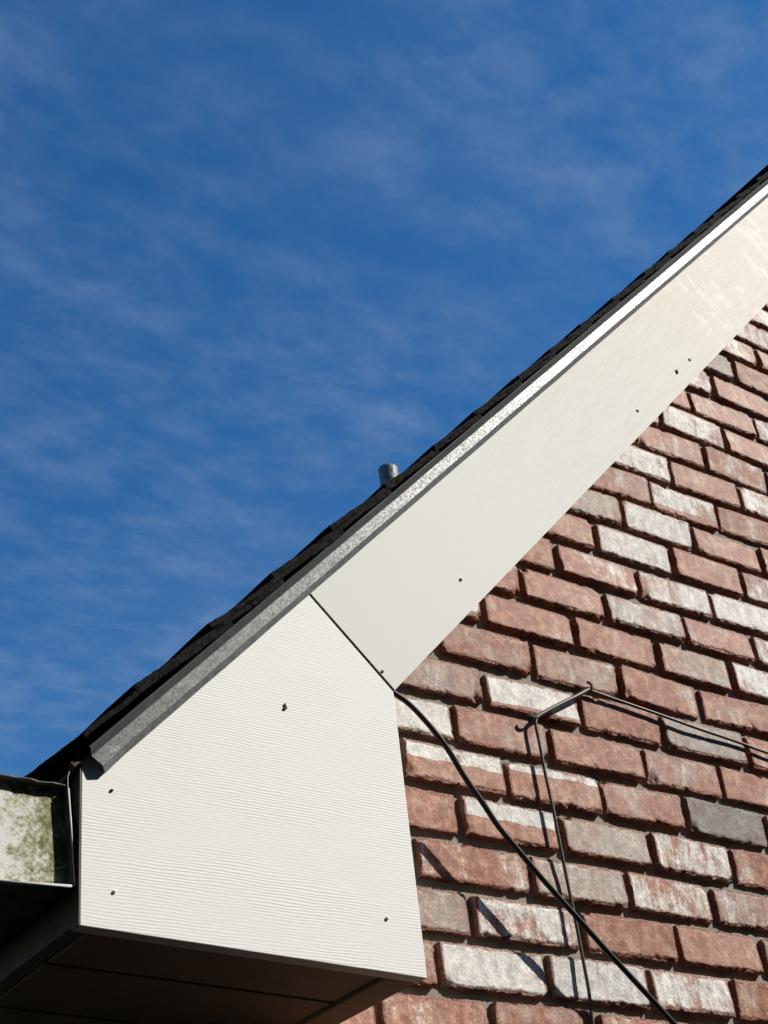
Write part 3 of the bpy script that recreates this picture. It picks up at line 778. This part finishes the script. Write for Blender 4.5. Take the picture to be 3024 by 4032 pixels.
# flat strap closing the top of the rim
sv_ = []
for i in range(15):
    x = gx_t-.0005 - .118*i/14; zz = gz_t + .0012 + (.0006*math.sin(i*1.3)) + (.0022*max(0, (i-6)/8)**2)
    sv_.append((x, -.2430 + (.0010*math.sin(i*2.1)), zz))
V = sv_ + [(x, -.2311, z) for x, y, z in sv_] + [(x, y, z+.0014) for x, y, z in sv_] + [(x, -.2311, z+.0014) for x, y, z in sv_]
F = []
for i in range(14):
    F += [(i, i+1, 16+i, 15+i), (30+i, 45+i, 46+i, 31+i), (i, 30+i, 31+i, i+1), (15+i, 16+i, 46+i, 45+i)]
F += [(0, 15, 45, 30), (14, 44, 59, 29)]
gp(fix_normals(mesh_obj('top_strap', V, F, TROUGH)))
# rolled lip along the lower rim and the back edge
V, F = tube_geo([(gx_b+.0005, -.2430, gz_b+.001), (gx_b-.03, -.2437, gz_b-.0012), (gx_b-.085, -.2437, gz_b-.0045)], .0018, 8)
gp(mesh_obj('rim', V, F, PAINT, smooth=True))
V, F = tube_geo([(gx_t+.0004, -.2437, gz_t-.002), ((gx_t+gx_b)/2+.0004, -.2437, (gz_t+gz_b)/2), (gx_b+.0004, -.2437, gz_b+.001)], .0011, 8)
gp(mesh_obj('rim', V, F, PAINT, smooth=True))
V, F = tube_geo(catmull([(gx_t+.0002, -.2430, gz_t-.003), (gx_t-.0008, -.2445, gz_t+.010), (gx_t+.001, -.2455, gz_t+.020), (gx_t+.0022, -.2455, gz_t+.026)], 5), .0005, 6)
gp(mesh_obj('loose_strand', V, F, NAIL, smooth=True))

# ------------------------------------------------------------------ cable and wire on the wall
cab = catmull([(-.640, -.030, -.130), (-.560, -.052, -.165), (-.515, -.063, -.188), (-.4775, -.0678, -.2078), (-.4515, -.0707, -.2239), (-.4198, -.0705, -.2516), (-.3894, -.0682, -.2829),
               (-.3578, -.0625, -.3229), (-.327, -.0588, -.3576), (-.3004, -.055, -.3888), (-.2703, -.0535, -.4183), (-.223, -.0515, -.4634), (-.1676, -.0503, -.5138),
               (-.112, -.0491, -.5643), (-.0607, -.0486, -.6097), (-.003, -.0479, -.6611), (.12, -.046, -.77), (.35, -.044, -.97), (.6, -.03, -1.18), (.62, -.008, -1.21)], 8)
V, F = tube_geo(cab, .0045, 14)
o = mesh_obj('black_cable', V, F, BLACK, smooth=True)
tag(o, 'thick black cable running diagonally down in front of the brick wall', 'cable')
wire = empty('brown_wire', (-.1426, -.012, -.205))
tag(wire, 'thin brown wire bent round two hooks on the brick wall', 'wire')
def wp(o):
    o.parent = wire; o.location = o.location - wire.location; return o
V, F = tube_geo(catmull([(1.3, -.006, -.150), (.9, -.007, -.135), (.62, -.008, -.122), (.4403, -.010, -.1138), (.3581, -.010, -.1056), (.2543, -.011, -.0982), (.1675, -.010, -.0887), (.0767, -.009, -.0803), (-.0030, -.010, -.0738)], 6), .0029, 10)
wp(mesh_obj('strand', V, F, WIRE, smooth=True))
V, F = tube_geo(catmull([(-.0030, -.0125, -.0738), (-.0068, -.0135, -.0766), (-.0491, -.014, -.1018), (-.0952, -.0135, -.1280), (-.1355, -.0125, -.1528), (-.1400, -.0125, -.1580)], 6), .0036, 10)
wp(mesh_obj('strand', V, F, WIRE, smooth=True))
V, F = tube_geo(catmull([(-.1400, -.0125, -.1580), (-.1441, -.0125, -.170), (-.1426, -.012, -.205), (-.1424, -.0125, -.255), (-.1397, -.013, -.3167), (-.138, -.0125, -.3812), (-.1362, -.012, -.4313), (-.1339, -.012, -.5006), (-.1326, -.012, -.5717), (-.1316, -.011, -.6102), (-.1336, -.009, -.6602), (-.136, -.010, -.8), (-.140, -.010, -1.1), (-.137, -.010, -1.7), (-.141, -.010, -2.3), (-.139, -.010, -2.86)], 6), .0028, 10)
wp(mesh_obj('strand', V, F, WIRE, smooth=True))
V, F = tube_geo(catmull([(-.1380, .008, -.150), (-.1395, -.012, -.1555), (-.1440, -.016, -.1585), (-.1500, -.017, -.1598), (-.1565, -.0165, -.1585), (-.160, -.014, -.1565)], 5), .0026, 8)
wp(mesh_obj('hook', V, F, RUST, smooth=True))
V, F = tube_geo(catmull([(-.006, .008, -.073), (-.0050, -.012, -.0745), (-.0005, -.0165, -.0730), (.0010, -.0170, -.0680), (-.0020, -.0160, -.0635), (-.0060, -.014, -.0610)], 5), .0026, 8)
wp(mesh_obj('hook', V, F, RUST, smooth=True))

# ------------------------------------------------------------------ crumbs stuck to the boards
def crumb(name, x, z, pts, label):
    V, F = prism_y([(a*.75, b*.75) for a, b in pts], -.0022, .0)
    for i in range(len(V)): V[i] = (V[i][0]+random.uniform(-.0004, .0004), V[i][1]+random.uniform(-.0008, .0002), V[i][2])
    o = mesh_obj(name, V, F, DEBRIS); fix_normals(o); o.location = (x, -D, z); tag(o, label, 'debris'); return o
crumb('crumb', -.7994, -.3846, [(-.004, -.0045), (.0030, -.0035), (.0036, .001), (.0016, .006), (.0002, .0068), (-.0006, .002), (-.0018, -.001)], 'small dark crumb stuck to the embossed white eave board')
crumb('crumb', .1592, .5264, [(-.001, -.006), (.001, -.006), (.0012, .0), (.004, .004), (.003, .0055), (.0, .003), (-.0035, .0052), (-.0045, .004), (-.0012, .0)], 'tiny dark speck stuck near the lower edge of the cream rake board')
